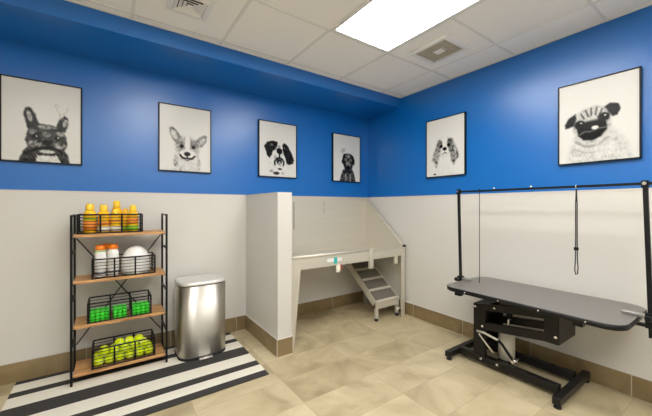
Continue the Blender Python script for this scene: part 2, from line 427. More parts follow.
def picture(label, wall, a0, a1, z0, z1, sk):
    """wall 'A': along x on the back wall, 'B': along y on the right wall (a0 is the left edge as seen)"""
    if wall == 'A': P = lambda u, v, d: Vector((a0 + (a1 - a0) * u, -d, z1 + (z0 - z1) * v))
    else: P = lambda u, v, d: Vector((-d, a0 + (a1 - a0) * u, z1 + (z0 - z1) * v))
    c = P(.5, 1, 0)
    t = thing('framed_picture', label, 'picture', c, None)
    W = abs(a1 - a0); H = z1 - z0; fw = .008
    b = MB()
    for (u0, v0, u1, v1) in ((0, 0, fw / W, 1), (1 - fw / W, 0, 1, 1), (0, 0, 1, fw / H), (0, 1 - fw / H, 1, 1)):
        b.box(P(u0, v0, .001), P(u1, v1, .030), BLACK)
    b.box(P(.01, .01, .001), P(.99, .99, .012), BLACK)
    b.build('frame', t)
    nu, nv = 84, 112
    bm = bmesh.new(); cl = bm.verts.layers.float_color.new('ink')
    g = []
    for j in range(nv + 1):
        row = []
        for i in range(nu + 1):
            u = fw / W + (1 - 2 * fw / W) * i / nu; v = fw / H + (1 - 2 * fw / H) * j / nv
            w = bm.verts.new(P(u, v, .024)); k = sk.at(u, v); w[cl] = (k, k * .985, k * .93, 1); row.append(w)
        g.append(row)
    for j in range(nv):
        for i in range(nu): bm.faces.new((g[j][i], g[j + 1][i], g[j + 1][i + 1], g[j][i + 1]))
    bm.normal_update()
    want = Vector((0, -1, 0)) if wall == 'A' else Vector((-1, 0, 0))
    bm.faces.ensure_lookup_table()
    if bm.faces[0].normal.dot(want) < 0: bmesh.ops.reverse_faces(bm, faces=bm.faces[:])
    # thickness behind the sheet
    me = bpy.data.meshes.new('print'); 
    r = bmesh.ops.extrude_face_region(bm, geom=[f for f in bm.faces])
    bmesh.ops.translate(bm, verts=[e for e in r['geom'] if isinstance(e, bmesh.types.BMVert)], vec=want * -.002)
    bmesh.ops.recalc_face_normals(bm, faces=bm.faces[:])
    bm.to_mesh(me); bm.free(); me.materials.append(PRINT); me.transform(Matrix.Translation(-c))
    o = bpy.data.objects.new('print', me); COL.objects.link(o); o.parent = t
    return t

A = .61 / .46
# french bulldog
s = Sketch(A)
s.poly([(.20, 1), (.25, .88), (.34, .78), (.72, .78), (.81, .88), (.84, 1)], .10, tex=.6)
s.poly([(.31, .62), (.36, .55), (.45, .52), (.63, .53), (.72, .57), (.79, .66), (.81, .76), (.76, .85), (.66, .90), (.43, .90), (.33, .84), (.28, .74)], .11, tex=.55)
s.poly([(.29, .52), (.26, .42), (.285, .345), (.345, .335), (.41, .42), (.45, .53), (.38, .58), (.31, .60)], .05, tex=.3)
s.poly([(.66, .54), (.70, .45), (.765, .39), (.81, .41), (.82, .50), (.78, .60), (.70, .60)], .06, tex=.3)
s.e(.335, .445, .030, .07, .40, rot=-12, tex=.3); s.e(.775, .485, .028, .055, .40, rot=14, tex=.3)
s.e(.54, .56, .13, .022, .42, tex=.4, op=.8); s.e(.38, .63, .055, .028, .40, rot=-25, tex=.4, op=.85); s.e(.71, .63, .055, .028, .40, rot=25, tex=.4, op=.85)
s.e(.54, .65, .055, .035, .34, tex=.4, op=.8)
s.e(.41, .685, .045, .028, .01); s.e(.68, .685, .045, .028, .01); s.e(.418, .677, .010, .008, .7); s.e(.688, .677, .010, .008, .7)
s.e(.40, .775, .09, .045, .36, tex=.5, op=.85); s.e(.70, .775, .09, .045, .36, tex=.5, op=.85)
s.e(.55, .745, .065, .032, .004); s.line([(.55, .775), (.55, .80)], .012, .02)
s.line([(.36, .86), (.44, .82), (.55, .81), (.66, .82), (.74, .86)], .013, .015); s.e(.55, .86, .10, .022, .58, tex=.2)
s.poly([(.40, 1), (.43, .91), (.68, .91), (.72, 1)], .66, tex=.15)
for p in ([(.66, .29), (.68, .35), (.72, .38)], [(.82, .28), (.79, .345), (.74, .38)], [(.70, .36), (.71, .42), (.74, .45), (.755, .40)], [(.64, .29), (.66, .26), (.70, .28)]):
    s.line(p, .005, .40, .8)
picture('framed grey portrait of a dark french bulldog, leftmost on the blue back wall', 'A', -3.533, -3.074, 1.605, 2.218, s)
# corgi
s = Sketch(A, .8)
s.poly([(.22, 1), (.28, .80), (.33, .64), (.72, .64), (.76, .82), (.80, 1)], .60, soft=.04, tex=.10)
s.poly([(.34, .60), (.25, .52), (.19, .42), (.19, .345), (.25, .33), (.34, .39), (.44, .50)], .30, tex=.3)
s.poly([(.66, .53), (.75, .455), (.87, .40), (.92, .42), (.90, .51), (.82, .60), (.72, .62)], .30, tex=.3)
s.e(.275, .445, .05, .080, .56, rot=-22); s.e(.825, .505, .05, .06, .52, rot=32)
s.e(.53, .635, .245, .185, .46, tex=.2)
s.e(.40, .58, .10, .07, .34, tex=.3, op=.8); s.e(.66, .58, .10, .07, .34, tex=.3, op=.8)
s.e(.53, .565, .05, .14, .70, tex=.05); s.e(.53, .74, .165, .085, .69, tex=.06)
s.e(.42, .61, .042, .028, .012); s.e(.645, .615, .042, .028, .012)
s.e(.525, .725, .066, .036, .004); s.line([(.525, .75), (.525, .79)], .014, .02)
s.line([(.39, .745), (.43, .785), (.525, .80), (.62, .79), (.665, .755)], .019, .015); s.e(.525, .815, .055, .02, .30)
s.e(.31, .85, .045, .10, .36, op=.7, tex=.4); s.e(.75, .87, .035, .10, .40, op=.7, tex=.4); s.e(.40, .95, .03, .06, .45, op=.5, tex=.4)
picture('framed pale portrait of a smiling prick-eared corgi on the blue back wall', 'A', -2.536, -2.082, 1.600, 2.212, s)
# black and white long-eared dog
s = Sketch(A)
s.e(.52, .78, .30, .20, .66, tex=.1); s.e(.53, .52, .16, .20, .67, tex=.05)
s.poly([(.13, .46), (.20, .38), (.28, .355), (.38, .34), (.49, .36), (.47, .44), (.42, .50), (.36, .53), (.33, .60), (.27, .66), (.21, .62), (.18, .54)], .05, tex=.6)
s.poly([(.60, .40), (.66, .36), (.75, .40), (.83, .50), (.88, .57), (.93, .66), (.90, .73), (.80, .76), (.72, .74), (.69, .65), (.63, .55)], .05, tex=.6)
s.e(.33, .42, .04, .02, .4, op=.5); s.e(.41, .455, .03, .022, .004); s.e(.655, .465, .028, .022, .004); s.e(.415, .449, .007, .006, .7); s.e(.66, .459, .007, .006, .7)
s.poly([(.45, .48), (.53, .46), (.61, .49), (.60, .56), (.53, .585), (.46, .555)], .02, tex=.4)
s.e(.53, .44, .04, .035, .30, op=.7, tex=.4); s.e(.44, .63, .06, .05, .55, tex=.3, op=.8)
s.line([(.53, .58), (.53, .64), (.45, .67), (.40, .72), (.41, .77)], .022, .02); s.line([(.53, .64), (.61, .67), (.65, .72), (.63, .77)], .022, .03)
s.e(.525, .715, .075, .05, .03, tex=.3); s.e(.53, .745, .04, .045, .36); s.e(.54, .845, .06, .018, .06)
s.e(.45, .925, .09, .030, .06, tex=.6, op=.9); s.e(.33, .89, .06, .03, .36, op=.6, tex=.5); s.e(.62, .92, .05, .02, .3, op=.5, tex=.5)
for p in ([(.20, .33), (.30, .30), (.40, .30)], [(.62, .33), (.66, .36)]): s.line(p, .005, .5, .5)
picture('framed portrait of a white dog with shaggy black ears on the blue back wall', 'A', -1.590, -1.126, 1.600, 2.210, s)
# labrador
s = Sketch(A)
s.poly([(.24, 1), (.28, .88), (.36, .74), (.72, .74), (.79, .86), (.83, 1)], .13, tex=.6)
s.poly([(.37, .44), (.45, .395), (.63, .395), (.72, .44), (.76, .54), (.72, .66), (.67, .77), (.43, .77), (.38, .66), (.33, .55)], .10, tex=.5)
s.poly([(.34, .50), (.37, .42), (.45, .40), (.42, .56), (.35, .64), (.31, .58)], .05, tex=.3)
s.poly([(.66, .41), (.74, .44), (.79, .54), (.78, .63), (.70, .62), (.67, .52)], .05, tex=.3)
s.e(.54, .455, .08, .04, .36, tex=.5, op=.8); s.e(.46, .53, .04, .026, .50); s.e(.64, .53, .04, .026, .50); s.e(.46, .53, .022, .018, .004); s.e(.64, .53, .022, .018, .004)
s.e(.55, .62, .085, .07, .34, tex=.4, op=.85); s.e(.545, .70, .085, .05, .004); s.line([(.42, .79), (.55, .775), (.67, .79)], .016, .01)
s.e(.46, .92, .035, .10, .42, op=.75, tex=.5); s.e(.62, .92, .035, .10, .42, op=.75, tex=.5)
for p in ([(.34, .30), (.40, .335), (.44, .30)], [(.31, .33), (.37, .355), (.42, .36)], [(.28, .36), (.36, .39)]): s.line(p, .009, .24, .85)
picture('framed portrait of a dark labrador, nearest the corner on the blue back wall', 'A', -.611, -.158, 1.595, 2.200, s)
# spaniel
s = Sketch(A, .9)
s.poly([(.22, 1), (.28, .80), (.70, .78), (.78, 1)], .66, soft=.06, tex=.06)
s.e(.50, .50, .22, .20, .63, tex=.1)
s.poly([(.38, .37), (.31, .39), (.26, .50), (.19, .62), (.15, .71), (.22, .75), (.26, .82), (.33, .78), (.36, .66), (.40, .54), (.43, .42)], .36, soft=.03, tex=.5)
s.poly([(.58, .37), (.69, .38), (.76, .48), (.83, .60), (.86, .70), (.79, .74), (.74, .80), (.66, .76), (.63, .62), (.59, .52), (.56, .42)], .32, soft=.03, tex=.5)
s.e(.37, .45, .07, .08, .22, tex=.5, op=.8); s.e(.63, .44, .07, .08, .20, tex=.5, op=.8)
s.e(.50, .42, .045, .13, .70); s.e(.50, .58, .10, .065, .69)
s.e(.41, .485, .042, .030, .01); s.e(.595, .48, .042, .030, .01); s.e(.50, .535, .055, .032, .008)
s.line([(.50, .56), (.50, .60), (.45, .62)], .010, .12); s.line([(.50, .60), (.55, .61)], .010, .12)
s.e(.28, .80, .04, .05, .30, op=.6, tex=.5); s.e(.72, .78, .04, .05, .30, op=.6, tex=.5)
s.e(.24, .95, .035, .016, .08); s.line([(.28, .94), (.40, .95)], .006, .5, .6)
picture('framed portrait of a pale long-eared spaniel, left on the blue right wall', 'B', -.973, -1.432, 1.592, 2.212, s)
# pug
s = Sketch(A, .7)
s.poly([(.13, 1), (.15, .84), (.22, .66), (.60, .56), (.74, .64), (.86, .80), (.92, 1)], .57, soft=.05, tex=.12)
s.poly([(.20, .50), (.24, .40), (.34, .34), (.50, .32), (.60, .35), (.67, .44), (.68, .58), (.63, .70), (.50, .77), (.34, .77), (.24, .69), (.20, .58)], .52, soft=.02, tex=.15)
s.poly([(.24, .38), (.15, .42), (.09, .50), (.10, .55), (.16, .545), (.21, .53), (.25, .45)], .03, tex=.3)
s.poly([(.60, .36), (.66, .325), (.76, .35), (.785, .41), (.75, .475), (.70, .49), (.65, .44)], .03, tex=.3)
for p in ([(.31, .40), (.35, .46)], [(.37, .365), (.40, .44)], [(.44, .35), (.44, .43)], [(.51, .35), (.49, .43)], [(.57, .38), (.54, .44)]): s.line(p, .013, .12, .8)
s.poly([(.25, .56), (.33, .51), (.43, .49), (.55, .49), (.62, .53), (.63, .62), (.56, .70), (.45, .735), (.34, .72), (.27, .66)], .03, tex=.4)
s.e(.295, .525, .080, .055, .05, tex=.3); s.e(.59, .475, .080, .055, .05, tex=.3)
s.e(.30, .52, .038, .030, .002); s.e(.595, .47, .038, .030, .002); s.e(.31, .508, .011, .009, .8); s.e(.605, .458, .011, .009, .8)
s.e(.43, .535, .055, .026, .002); s.e(.43, .495, .10, .010, .30, op=.7)
s.line([(.27, .655), (.35, .62), (.43, .625), (.52, .60), (.61, .60)], .010, .26, .7)
s.e(.485, .585, .045, .022, .68)
s.line([(.24, .73), (.36, .80), (.52, .80), (.64, .72)], .018, .36, .7); s.line([(.22, .82), (.38, .88), (.56, .87)], .014, .42, .6); s.e(.60, .85, .14, .08, .66, tex=.1, op=.5)
picture('framed portrait of a pug with a black muzzle, right on the blue right wall', 'B', -2.203, -2.664, 1.597, 2.203, s)

# ------------------------------------------------------------------ striped mat
b = MB()
mx0, mx1 = -3.448, -1.903
st = [-.034, -.085, -.205, -.278, -.42, -.575, -.72, -.80, -.90, -.968]
for k in range(9):
    b.box((mx0, st[k], .0005), (mx1, st[k + 1], .009), RUGD if k % 2 == 0 else RUGW)
tag(b.build('floor_mat', None, (-2.68, -.5, 0)), 'flat woven mat in charcoal and cream stripes on the tiled floor', 'mat')

# ------------------------------------------------------------------ shelving unit
FZ = .009
SX0, SX1, SYF, SYB = -3.116, -2.514, -.335, -.075
t = thing('shelf_rack', 'four-tier rack with black metal frame and oak boards on the striped mat', 'shelf', ((SX0 + SX1) / 2, (SYF + SYB) / 2, FZ))
TOPZ = [.083, .424, .744, 1.076]
for x in (SX0, SX1):
    for y in (SYF, SYB):
        MB().box((x - .0075, y - .0075, FZ), (x + .0075, y + .0075, 1.217), BLACK, .002).build('post', t)
for z in TOPZ:
    MB().box((SX0 + .010, SYF + .004, z - .02), (SX1 - .010, SYB - .008, z), WOOD, .0015).build('shelf_board', t)
    MB().box((SX0 + .008, SYF - .004, z - .024), (SX0 + .020, SYB + .004, z - .0205), BLACK).build('shelf_bracket', t)
    MB().box((SX1 - .020, SYF - .004, z - .024), (SX1 - .008, SYB + .004, z - .0205), BLACK).build('shelf_bracket', t)
for x in (SX0, SX1):
    for z in (.27, .60, .94, 1.209):
        MB().box((x - .006, SYF + .008, z - .006), (x + .006, SYB - .008, z + .006), BLACK).build('side_rung', t)
MB().tube([(SX0 + .01, SYB + .012, 1.03), (SX1 - .01, SYB + .012, .20)], .0045, BLACK).build('cross_brace', t)
MB().tube([(SX0 + .01, SYB + .022, .20), (SX1 - .01, SYB + .022, 1.03)], .0045, BLACK).build('cross_brace', t)

# wire baskets
def basket(label, x0, x1, y0, y1, z, h=.142):
    z += .0005
    t = thing('wire_basket', label, 'basket', ((x0 + x1) / 2, (y0 + y1) / 2, z))
    r = .0046
    def loop(zz, rad, name):
        c = .014; pts = []
        for cx, cy, a0 in ((x1 - c, y1 - c, 0), (x0 + c, y1 - c, 90), (x0 + c, y0 + c, 180), (x1 - c, y0 + c, 270)):
            for k in range(4):
                a = math.radians(a0 + k * 30); pts.append((cx + c * math.cos(a), cy + c * math.sin(a), zz))
        return MB().tube(pts, rad, BLACK, 6, closed=True)
    loop(z + h, r + .0012, '').build('rim', t)
    loop(z + r, r, '').build('base_ring', t)
    b = MB()
    for k in range(1, 6):
        zz = z + h * k / 6; w = .0023
        for p, q in (((x0, y0), (x1, y0)), ((x0, y1), (x1, y1)), ((x0, y0), (x0, y1)), ((x1, y0), (x1, y1))):
            b.tube([(p[0], p[1], zz), (q[0], q[1], zz)], w, BLACK, 5)
    b.build('side_wire', t)
    b = MB()
    for k in range(1, 12):
        x = x0 + (x1 - x0) * k / 12; b.tube([(x, y0, z + .002), (x, y1, z + .002)], .0016, BLACK, 5)
    b.build('base_wire', t)
    for y in (y0, y1):
        for f in (.0, 1 / 3, 2 / 3, 1.0):
            x = x0 + (x1 - x0) * f
            MB().box((x - .0055, y - .0035, z), (x + .0055, y + .0035, z + h), BLACK).build('upright', t)
    return t
BY0, BY1 = -.315, -.115
basket('black wire basket of yellow bottles on the top board of the rack', -3.086, -2.682, BY0 + .03, BY1 + .01, TOPZ[3], .140)
basket('black wire basket of white bottles and a dome on the second board', -2.998, -2.596, BY0, BY1, TOPZ[2])
basket('black wire basket of green rolls on the third board', -3.024, -2.624, BY0, BY1, TOPZ[1])
basket('black wire basket of tennis balls on the bottom board', -2.998, -2.598, BY0, BY1, TOPZ[0])

# yellow bottles
def bottle(label, x, y, z, h, r, lab, cap=YELLOWC, body=YELLOW, group=None, capf=.24, capw=.70, name='bottle'):
    t = thing(name, label, 'bottle', (x, y, z), group)
    hb = h * (1 - capf)
    MB().lathe([(r * .9, 0), (r, .006), (r, hb * .84), (r * .96, hb * .90), (r * .78, hb * .97), (r * .6, hb)], body, 22, (x, y, z)).build('body', t)
    z0 = hb * .10
    for m, f0, f1 in lab:
        MB().lathe([(r + .0008, hb * f0), (r + .0008, hb * f1)], m, 22, (x, y, z)).build('label', t)
    MB().lathe([(r * capw * .95, hb), (r * capw, hb + .003), (r * capw * .93, h - .012), (r * capw * .74, h - .003), (r * capw * .4, h)], cap, 22, (x, y, z)).build('cap', t)
    return t
zb = TOPZ[3] + .005
bottle('yellow bottle with orange label, leftmost in the top basket', -3.016, -.225, zb, .218, .040, [(LBL_G, .60, .68), (LBL_O, .10, .52)])
bottle('yellow bottle with white-bottomed label, second from the left in the top basket', -2.932, -.225, zb, .212, .038, [(LBL_O, .34, .50), (LBL_W, .05, .28)])
bottle('tallest yellow bottle, standing at the back of the top basket', -2.848, -.150, zb, .243, .037, [(LBL_G, .2, .5)])
bottle('yellow bottle with white label in front of the tallest yellow bottle', -2.856, -.235, zb, .176, .034, [(LBL_O, .60, .72), (LBL_W, .06, .34)])
bottle('short yellow bottle with lime label between two yellow bottles at right', -2.790, -.175, zb, .182, .030, [(LBL_G, .05, .30)])
bottle('yellow bottle with orange and lime label, rightmost in the top basket', -2.742, -.232, zb, .210, .037, [(LBL_O, .38, .66), (LBL_G, .05, .30)])
# white bottles with orange caps
zb = TOPZ[2] + .005
bottle('squat white bottle with orange cap, left in the second basket', -2.952, -.245, zb, .238, .037, [(LBL_K, .10, .16), (LBL_G, .93, .96)], ORANGE, WHITEPL, capf=.15, capw=.92)
bottle('squat white bottle with orange cap, beside the white dome', -2.872, -.245, zb, .240, .037, [(LBL_K, .12, .18)], ORANGE, WHITEPL, capf=.15, capw=.92)
bottle('white bottle with orange cap, behind the other two white bottles', -2.912, -.165, zb, .236, .035, [(LBL_W, .1, .5)], ORANGE, WHITEPL, capf=.15, capw=.92)
# white dome
b = MB(); R0 = .108
prof = [(R0 * .97, 0), (R0, .004), (R0, .085)] + [(R0 * math.cos(a), .085 + .128 * math.sin(a)) for a in [k * PI / 2 / 9 for k in range(1, 10)]]
t = thing('domed_container', 'white dome-topped container in the right of the second wire basket', 'container', (-2.722, -.215, zb))
MB().lathe([(p[0] * .9, p[1]) for p in prof], WHITEPL, 32, (-2.722, -.215, zb)).build('dome', t)
MB().lathe([(R0 * .93, .002), (R0 * .945, .006), (R0 * .945, .022), (R0 * .93, .026)], GREYPL, 32, (-2.722, -.215, zb)).build('base_band', t)

# green rolls
zb = TOPZ[1] + .0045
def roll(x, y, label):
    t = thing('bag_roll', label, 'bag roll', (x, y, zb), 'green rolls in the third basket')
    MB().lathe([(.0125, 0), (.0145, .001), (.0145, .020), (.0138, .021), (.0138, .022), (.0145, .023), (.0145, .043), (.0138, .044), (.0138, .045), (.0145, .046), (.0145, .066), (.0125, .067), (.006, .067)], GREEN, 16, (x, y, zb)).build('film', t)
    MB().lathe([(.006, .0671), (.006, .0676), (.003, .0676)], GREENL, 12, (x, y, zb)).build('core', t)
    return t
cells = [(-3.012, 4, 'left'), (-2.880, 3, 'middle'), (-2.750, 4, 'right')]
protos = {}
for cx, n, w in cells:
    lb = 'bright green roll standing in the %s third of the basket on the third board' % w
    base = None
    for k in range(n):
        for r in range(4):
            x = cx + .012 + k * .0305 + (.008 if n == 3 else 0); y = BY0 + .025 + r * .033
            if base is None: base = roll(x, y, lb)
            else: copy_tree(base, (x, y, zb))

# tennis balls
zb = TOPZ[0] + .005; RB = .032
def ball(x, y, z, label):
    o = MB()
    bmesh.ops.create_uvsphere(o.bm, u_segments=28, v_segments=18, radius=RB)
    o._tag(o.bm.faces[:], TENNIS, True)
    t = thing('tennis_ball', label, 'ball', (x, y, z), 'tennis balls in the bottom basket')
    o.bm.transform(Matrix.Translation((x, y, z))); o.build('felt', t)
    pts = []
    for k in range(48):
        a = 2 * PI * k / 48; aa = .44 * RB
        p = Vector(((RB - aa) * math.cos(a) + aa * math.cos(3 * a), (RB - aa) * math.sin(a) - aa * math.sin(3 * a), 2 * math.sqrt((RB - aa) * aa) * math.sin(2 * a)))
        pts.append(Vector((x, y, z)) + p.normalized() * (RB + .0001))
    MB().tube(pts, .0011, TSEAM, 5, closed=True).build('seam', t)
    return t
pos = []
PXB, PYB, DZ = .0655, .0645, .0448
for k in range(6):
    for r in range(3): pos.append((-2.998 + .036 + k * PXB, BY0 + .0355 + r * PYB, zb + RB))
for k in range(5):
    for r in range(2): pos.append((-2.998 + .036 + (k + .5) * PXB, BY0 + .0355 + (r + .5) * PYB, zb + RB + DZ))
for k in range(1, 4): pos.append((-2.998 + .036 + (k + 1) * PXB, BY0 + .0355 + PYB, zb + RB + 2 * DZ))
base = None; bases = {}
for k, (x, y, z) in enumerate(pos):
    f = (x + 2.998) / .40
    w = 'left' if f < .34 else 'middle' if f < .67 else 'right'
    up = z > zb + RB + .01
    lb = 'yellow-green tennis ball %s the %s third of the bottom basket' % ('heaped on top in' if up else 'in the lower layer of', w)
    if base is None: base = o = ball(x, y, z, lb)
    else: o = copy_tree(base, (x, y, z), lb)
    o.rotation_euler = (random.uniform(0, 6), random.uniform(0, 6), random.uniform(0, 6))

# ------------------------------------------------------------------ step bin
BX, BXW = -2.236, .198
def dshape(inset=0.0, z=0.0):
    w = BXW - inset; yb = -.135 - inset; ym = -.295; bow = .148 - inset
    pts = []
    c = .045
    for k in range(7):
        a = math.radians(90 + 90 * k / 6 - 90); pts.append((BX + w - c + c * math.cos(a), yb - c + c * math.sin(a), z))
    for k in range(7):
        a = math.radians(90 + 90 * k / 6); pts.append((BX - w + c + c * math.cos(a), yb - c + c * math.sin(a), z))
    n = 28
    for k in range(n + 1):
        a = PI + PI * k / n
        ca, sa = math.cos(a), math.sin(a)
        e = .62
        pts.append((BX + w * (abs(ca) ** e) * (1 if ca > 0 else -1), ym - bow * abs(sa) ** e, z))
    return [Vector(p) for p in pts]
t = thing('trash_can', 'brushed stainless half-round step trash can on the striped mat', 'trash can', (BX, -.28, FZ))
def loft(b, sections, m, capb=True, capt=True):
    rings = [[b.bm.verts.new(p) for p in s] for s in sections]; n = len(rings[0])
    for i in range(len(rings) - 1):
        b._tag([b.bm.faces.new((rings[i][j], rings[i][(j + 1) % n], rings[i + 1][(j + 1) % n], rings[i + 1][j])) for j in range(n)], m, True)
    if capb: b._tag([b.bm.faces.new(rings[0][::-1])], m)
    if capt: b._tag([b.bm.faces.new(rings[-1])], m)
    return b
loft(MB(), [dshape(.004, FZ), dshape(.002, FZ + .004), dshape(.002, FZ + .022)], RUBBER).build('base_ring', t)
loft(MB(), [dshape(.004, FZ + .0225), dshape(.004, .614)], STEEL).build('body', t)
loft(MB(), [dshape(.009, .6145), dshape(.009, .622)], BLACK).build('collar', t)
loft(MB(), [dshape(.001, .6225), dshape(.0, .626), dshape(.0, .640), dshape(.004, .646), dshape(.012, .650), dshape(.03, .6525), dshape(.08, .654)], LIDPL).build('lid', t)
yfr = -.295 - .148
MB().box((BX - .055, yfr - .030, FZ + .004), (BX + .055, yfr + .004, FZ + .018), STEEL, .006, 3).build('pedal', t)
MB().box((BX - .060, -.138, .590), (BX + .060, -.124, .640), BLACK, .004).build('hinge', t)

# ------------------------------------------------------------------ dog washing tub
TX0, TX1, TYF, TYB = -1.575, -.045, -.690, -.016
t = thing('dog_wash_tub', 'stainless steel walk-in dog washing tub in the corner behind the half wall', 'tub', ((TX0 + TX1) / 2, (TYF + TYB) / 2, 0))
b = MB(); b.box((TX0, TYB - .003, .69), (TX1, TYB + .008, 1.393), STEELH)
b.box((TX0, TYB - .010, 1.380), (TX1, TYB + .008, 1.393), STEELH)
b.build('backsplash', t)
b = MB()
for x in (-1.165, -1.155): b.box((x - .002, TYB - .0045, 1.02), (x + .002, TYB - .003, 1.33), SEAMM)
b.build('backsplash_seam', t)
b = MB()
for z in (1.23, 1.31):
    for x in (-.75, -.735): b.box((x - .002, TYB - .0045, z - .03), (x + .002, TYB - .003, z + .03), GREYPL)
b.build('hose_clip', t)
def sidepanel(x, inner):
    b = MB()
    out = [(x, TYB - .003, .70), (x, TYB - .003, 1.385), (x, TYF + .03, .822), (x, TYF, .815), (x, TYF, .70)]
    b.prism(out, (.010, 0, 0), STEELH)
    # folded flange along the slope
    if inner < 0: b.beam((x + .005 + inner * .012, TYB - .003, 1.388), (x + .005 + inner * .012, TYF + .03, .826), .034, .006, STEELH, up=(0, -.6, .75))
    b.build('side_panel', t)
sidepanel(TX1 - .010, -.3); sidepanel(TX0, .3)
MB().prism([(TX0 + .01, TYB, .735), (TX0 + .01, TYB, .72), (TX0 + .01, TYF + .015, .700), (TX0 + .01, TYF + .015, .715)], (TX1 - TX0 - .02, 0, 0), STEELH).build('basin_floor', t)
AX = -.612
b = MB(); b.box((TX0, TYF, .700), (AX, TYF + .014, .800), STEELH)
b.box((TX0, TYF + .001, .694), (AX, TYF + .020, .6995), STEELH)
b.build('front_apron', t)
b = MB(); b.tube([(TX0 + .002, TYF + .006, .812), (AX + .01, TYF + .006, .812)], .015, STEELH, 12); b.build('front_rim', t)
MB().box((AX, TYF - .016, .612), (AX + .048, TYF + .020, .828), STEELH, .004).build('door_post', t)
b = MB(); b.box((AX + .048, TYF, .712), (-.10, TYF + .014, .772), STEELH); b.box((AX + .048, TYF - .004, .765), (-.10, TYF + .03, .778), STEELH)
b.build('door_sill', t)
MB().box((-.215, TYF + .002, .622), (-.165, TYF + .03, .715), STEELH, .003).build('latch_bracket', t)
# legs: the front left one is a tapered folded plate
b = MB(); LY = TYF - .007; b.prism([(TX0 + .012, LY, .795), (TX0 + .012, LY, .0), (TX0 + .042, LY, .0), (TX0 + .048, LY, .05), (TX0 + .090, LY, .50), (TX0 + .112, LY, .699), (TX0 + .112, LY, .795)], (0, .006, 0), STEELH)
b.prism([(TX0 + .012, TYF - .001, .0), (TX0 + .012, TYF - .001, .595), (TX0 + .012, TYF + .09, .595), (TX0 + .012, TYF + .04, .0)], (.006, 0, 0), STEELH)
b.build('leg', t)
b = MB(); b.box((TX1 - .070, TYF - .007, 0), (TX1 - .011, TYF - .001, .80), STEELH); b.prism([(TX1 - .018, TYF - .001, .0), (TX1 - .018, TYF - .001, .595), (TX1 - .018, TYF + .10, .595), (TX1 - .018, TYF + .05, .0)], (.007, 0, 0), STEELH)
b.build('leg', t)
for x in (TX0 + .01, TX1 - .07):
    MB().box((x, TYB - .060, 0), (x + .05, TYB - .020, .715), STEELH).build('leg', t)
MB().box((TX1 - .030, TYF - .010, .805), (TX1 + .008, TYF + .014, .826), BLACK, .004).build('corner_cap', t)
b = MB(); b.box((-1.165, TYF - .0035, .735), (-.985, TYF + .001, .768), WHITEPL); b.box((-1.085, TYF - .0045, .715), (-1.045, TYF + .001, .775), TEAL)
b.build('maker_plate', t)['label'] = 'white plate with a teal mark'
MB().box((-1.060, TYF - .008, .628), (-1.012, TYF - .0045, .700), LBL_W).box((-1.045, TYF - .0085, .69), (-1.025, TYF - .003, .712), LBL_W).build('hang_tag', t)
MB().box((-.985, TYF + .03, .640), (-.955, TYF + .05, .700), RED).build('red_clip', t)['label'] = 'small red clip under the apron'

# pull-out steps
sx0, sx1 = -.468, -.112
SA = Vector((0, -.640, .215)); SB = Vector((0, -.150, .600))
t = thing('pet_steps', 'stainless pull-out pet steps with grey grip treads under the washing tub', 'steps', ((sx0 + sx1) / 2, -.60, 0))
d = (SB - SA).normalized(); nrm = Vector((0, -d.z, d.y))
for x in (sx0, sx1):
    b = MB(); b.beam(Vector((x, 0, 0)) + SA - nrm * .03, Vector((x, 0, 0)) + SB - nrm * .03, .012, .075, STEELH, up=nrm); b.build('side_rail', t)
L = (SB - SA).length
for k in range(4):
    a = SA + d * (L * (k + .06) / 4); c = SA + d * (L * (k + .86) / 4)
    b = MB(); b.beam(Vector(((sx0 + sx1) / 2, 0, 0)) + a + nrm * .002, Vector(((sx0 + sx1) / 2, 0, 0)) + c + nrm * .002, sx1 - sx0 - .05, .008, TREAD, up=nrm); b.build('tread', t)
b = MB()
for k in range(5):
    a = SA + d * (L * (k - .02) / 4)
    b.beam(Vector((sx0, 0, 0)) + a + nrm * .004, Vector((sx1, 0, 0)) + a + nrm * .004, .030, .012, STEELH, up=nrm)
b.build('step_nosing', t)
MB().box((sx0 - .006, SA.y - .012, .135), (sx1 + .006, SA.y + .002, .222), STEELH).build('front_plate', t)
for x in (sx0 + .012, sx1 - .012):
    leg = MB().box((x - .020, SA.y - .010, .030), (x + .020, SA.y + .020, .140), STEELH, .003).build('leg', t)
    MB().lathe([(.019, 0), (.021, .006), (.019, .026), (.008, .031)], RUBBER, 14, (x, SA.y + .004, 0)).build('foot', leg)
MB().tube([(sx1 - .035, SA.y - .014, .075), (sx1 + .020, SA.y - .014, .085)], .012, STEELH, 10).build('caster_bolt', t)

# ------------------------------------------------------------------ grooming table
t = thing('grooming_table', 'low black hydraulic grooming table with grey rubber top by the right wall', 'grooming table', (-.33, -2.0, 0))
GX0, GX1, GY0, GY1, GZ = -.646, -.040, -2.708, -1.599, .630
def rrect(x0, x1, y0, y1, r, z, n=8):
    P = []
    for cx, cy, a0 in ((x1 - r, y1 - r, 0), (x0 + r, y1 - r, 90), (x0 + r, y0 + r, 180), (x1 - r, y0 + r, 270)):
        for k in range(n + 1):
            a = math.radians(a0 + 90 * k / n); P.append(Vector((cx + r * math.cos(a), cy + r * math.sin(a), z)))
    return P
loft(MB(), [rrect(GX0 + .004, GX1 - .004, GY0 + .004, GY1 - .004, .10, GZ - .004), rrect(GX0 + .004, GX1 - .004, GY0 + .004, GY1 - .004, .10, GZ - .0004), rrect(GX0 + .006, GX1 - .006, GY0 + .006, GY1 - .006, .10, GZ)], TABLETOP).build('table_top', t)
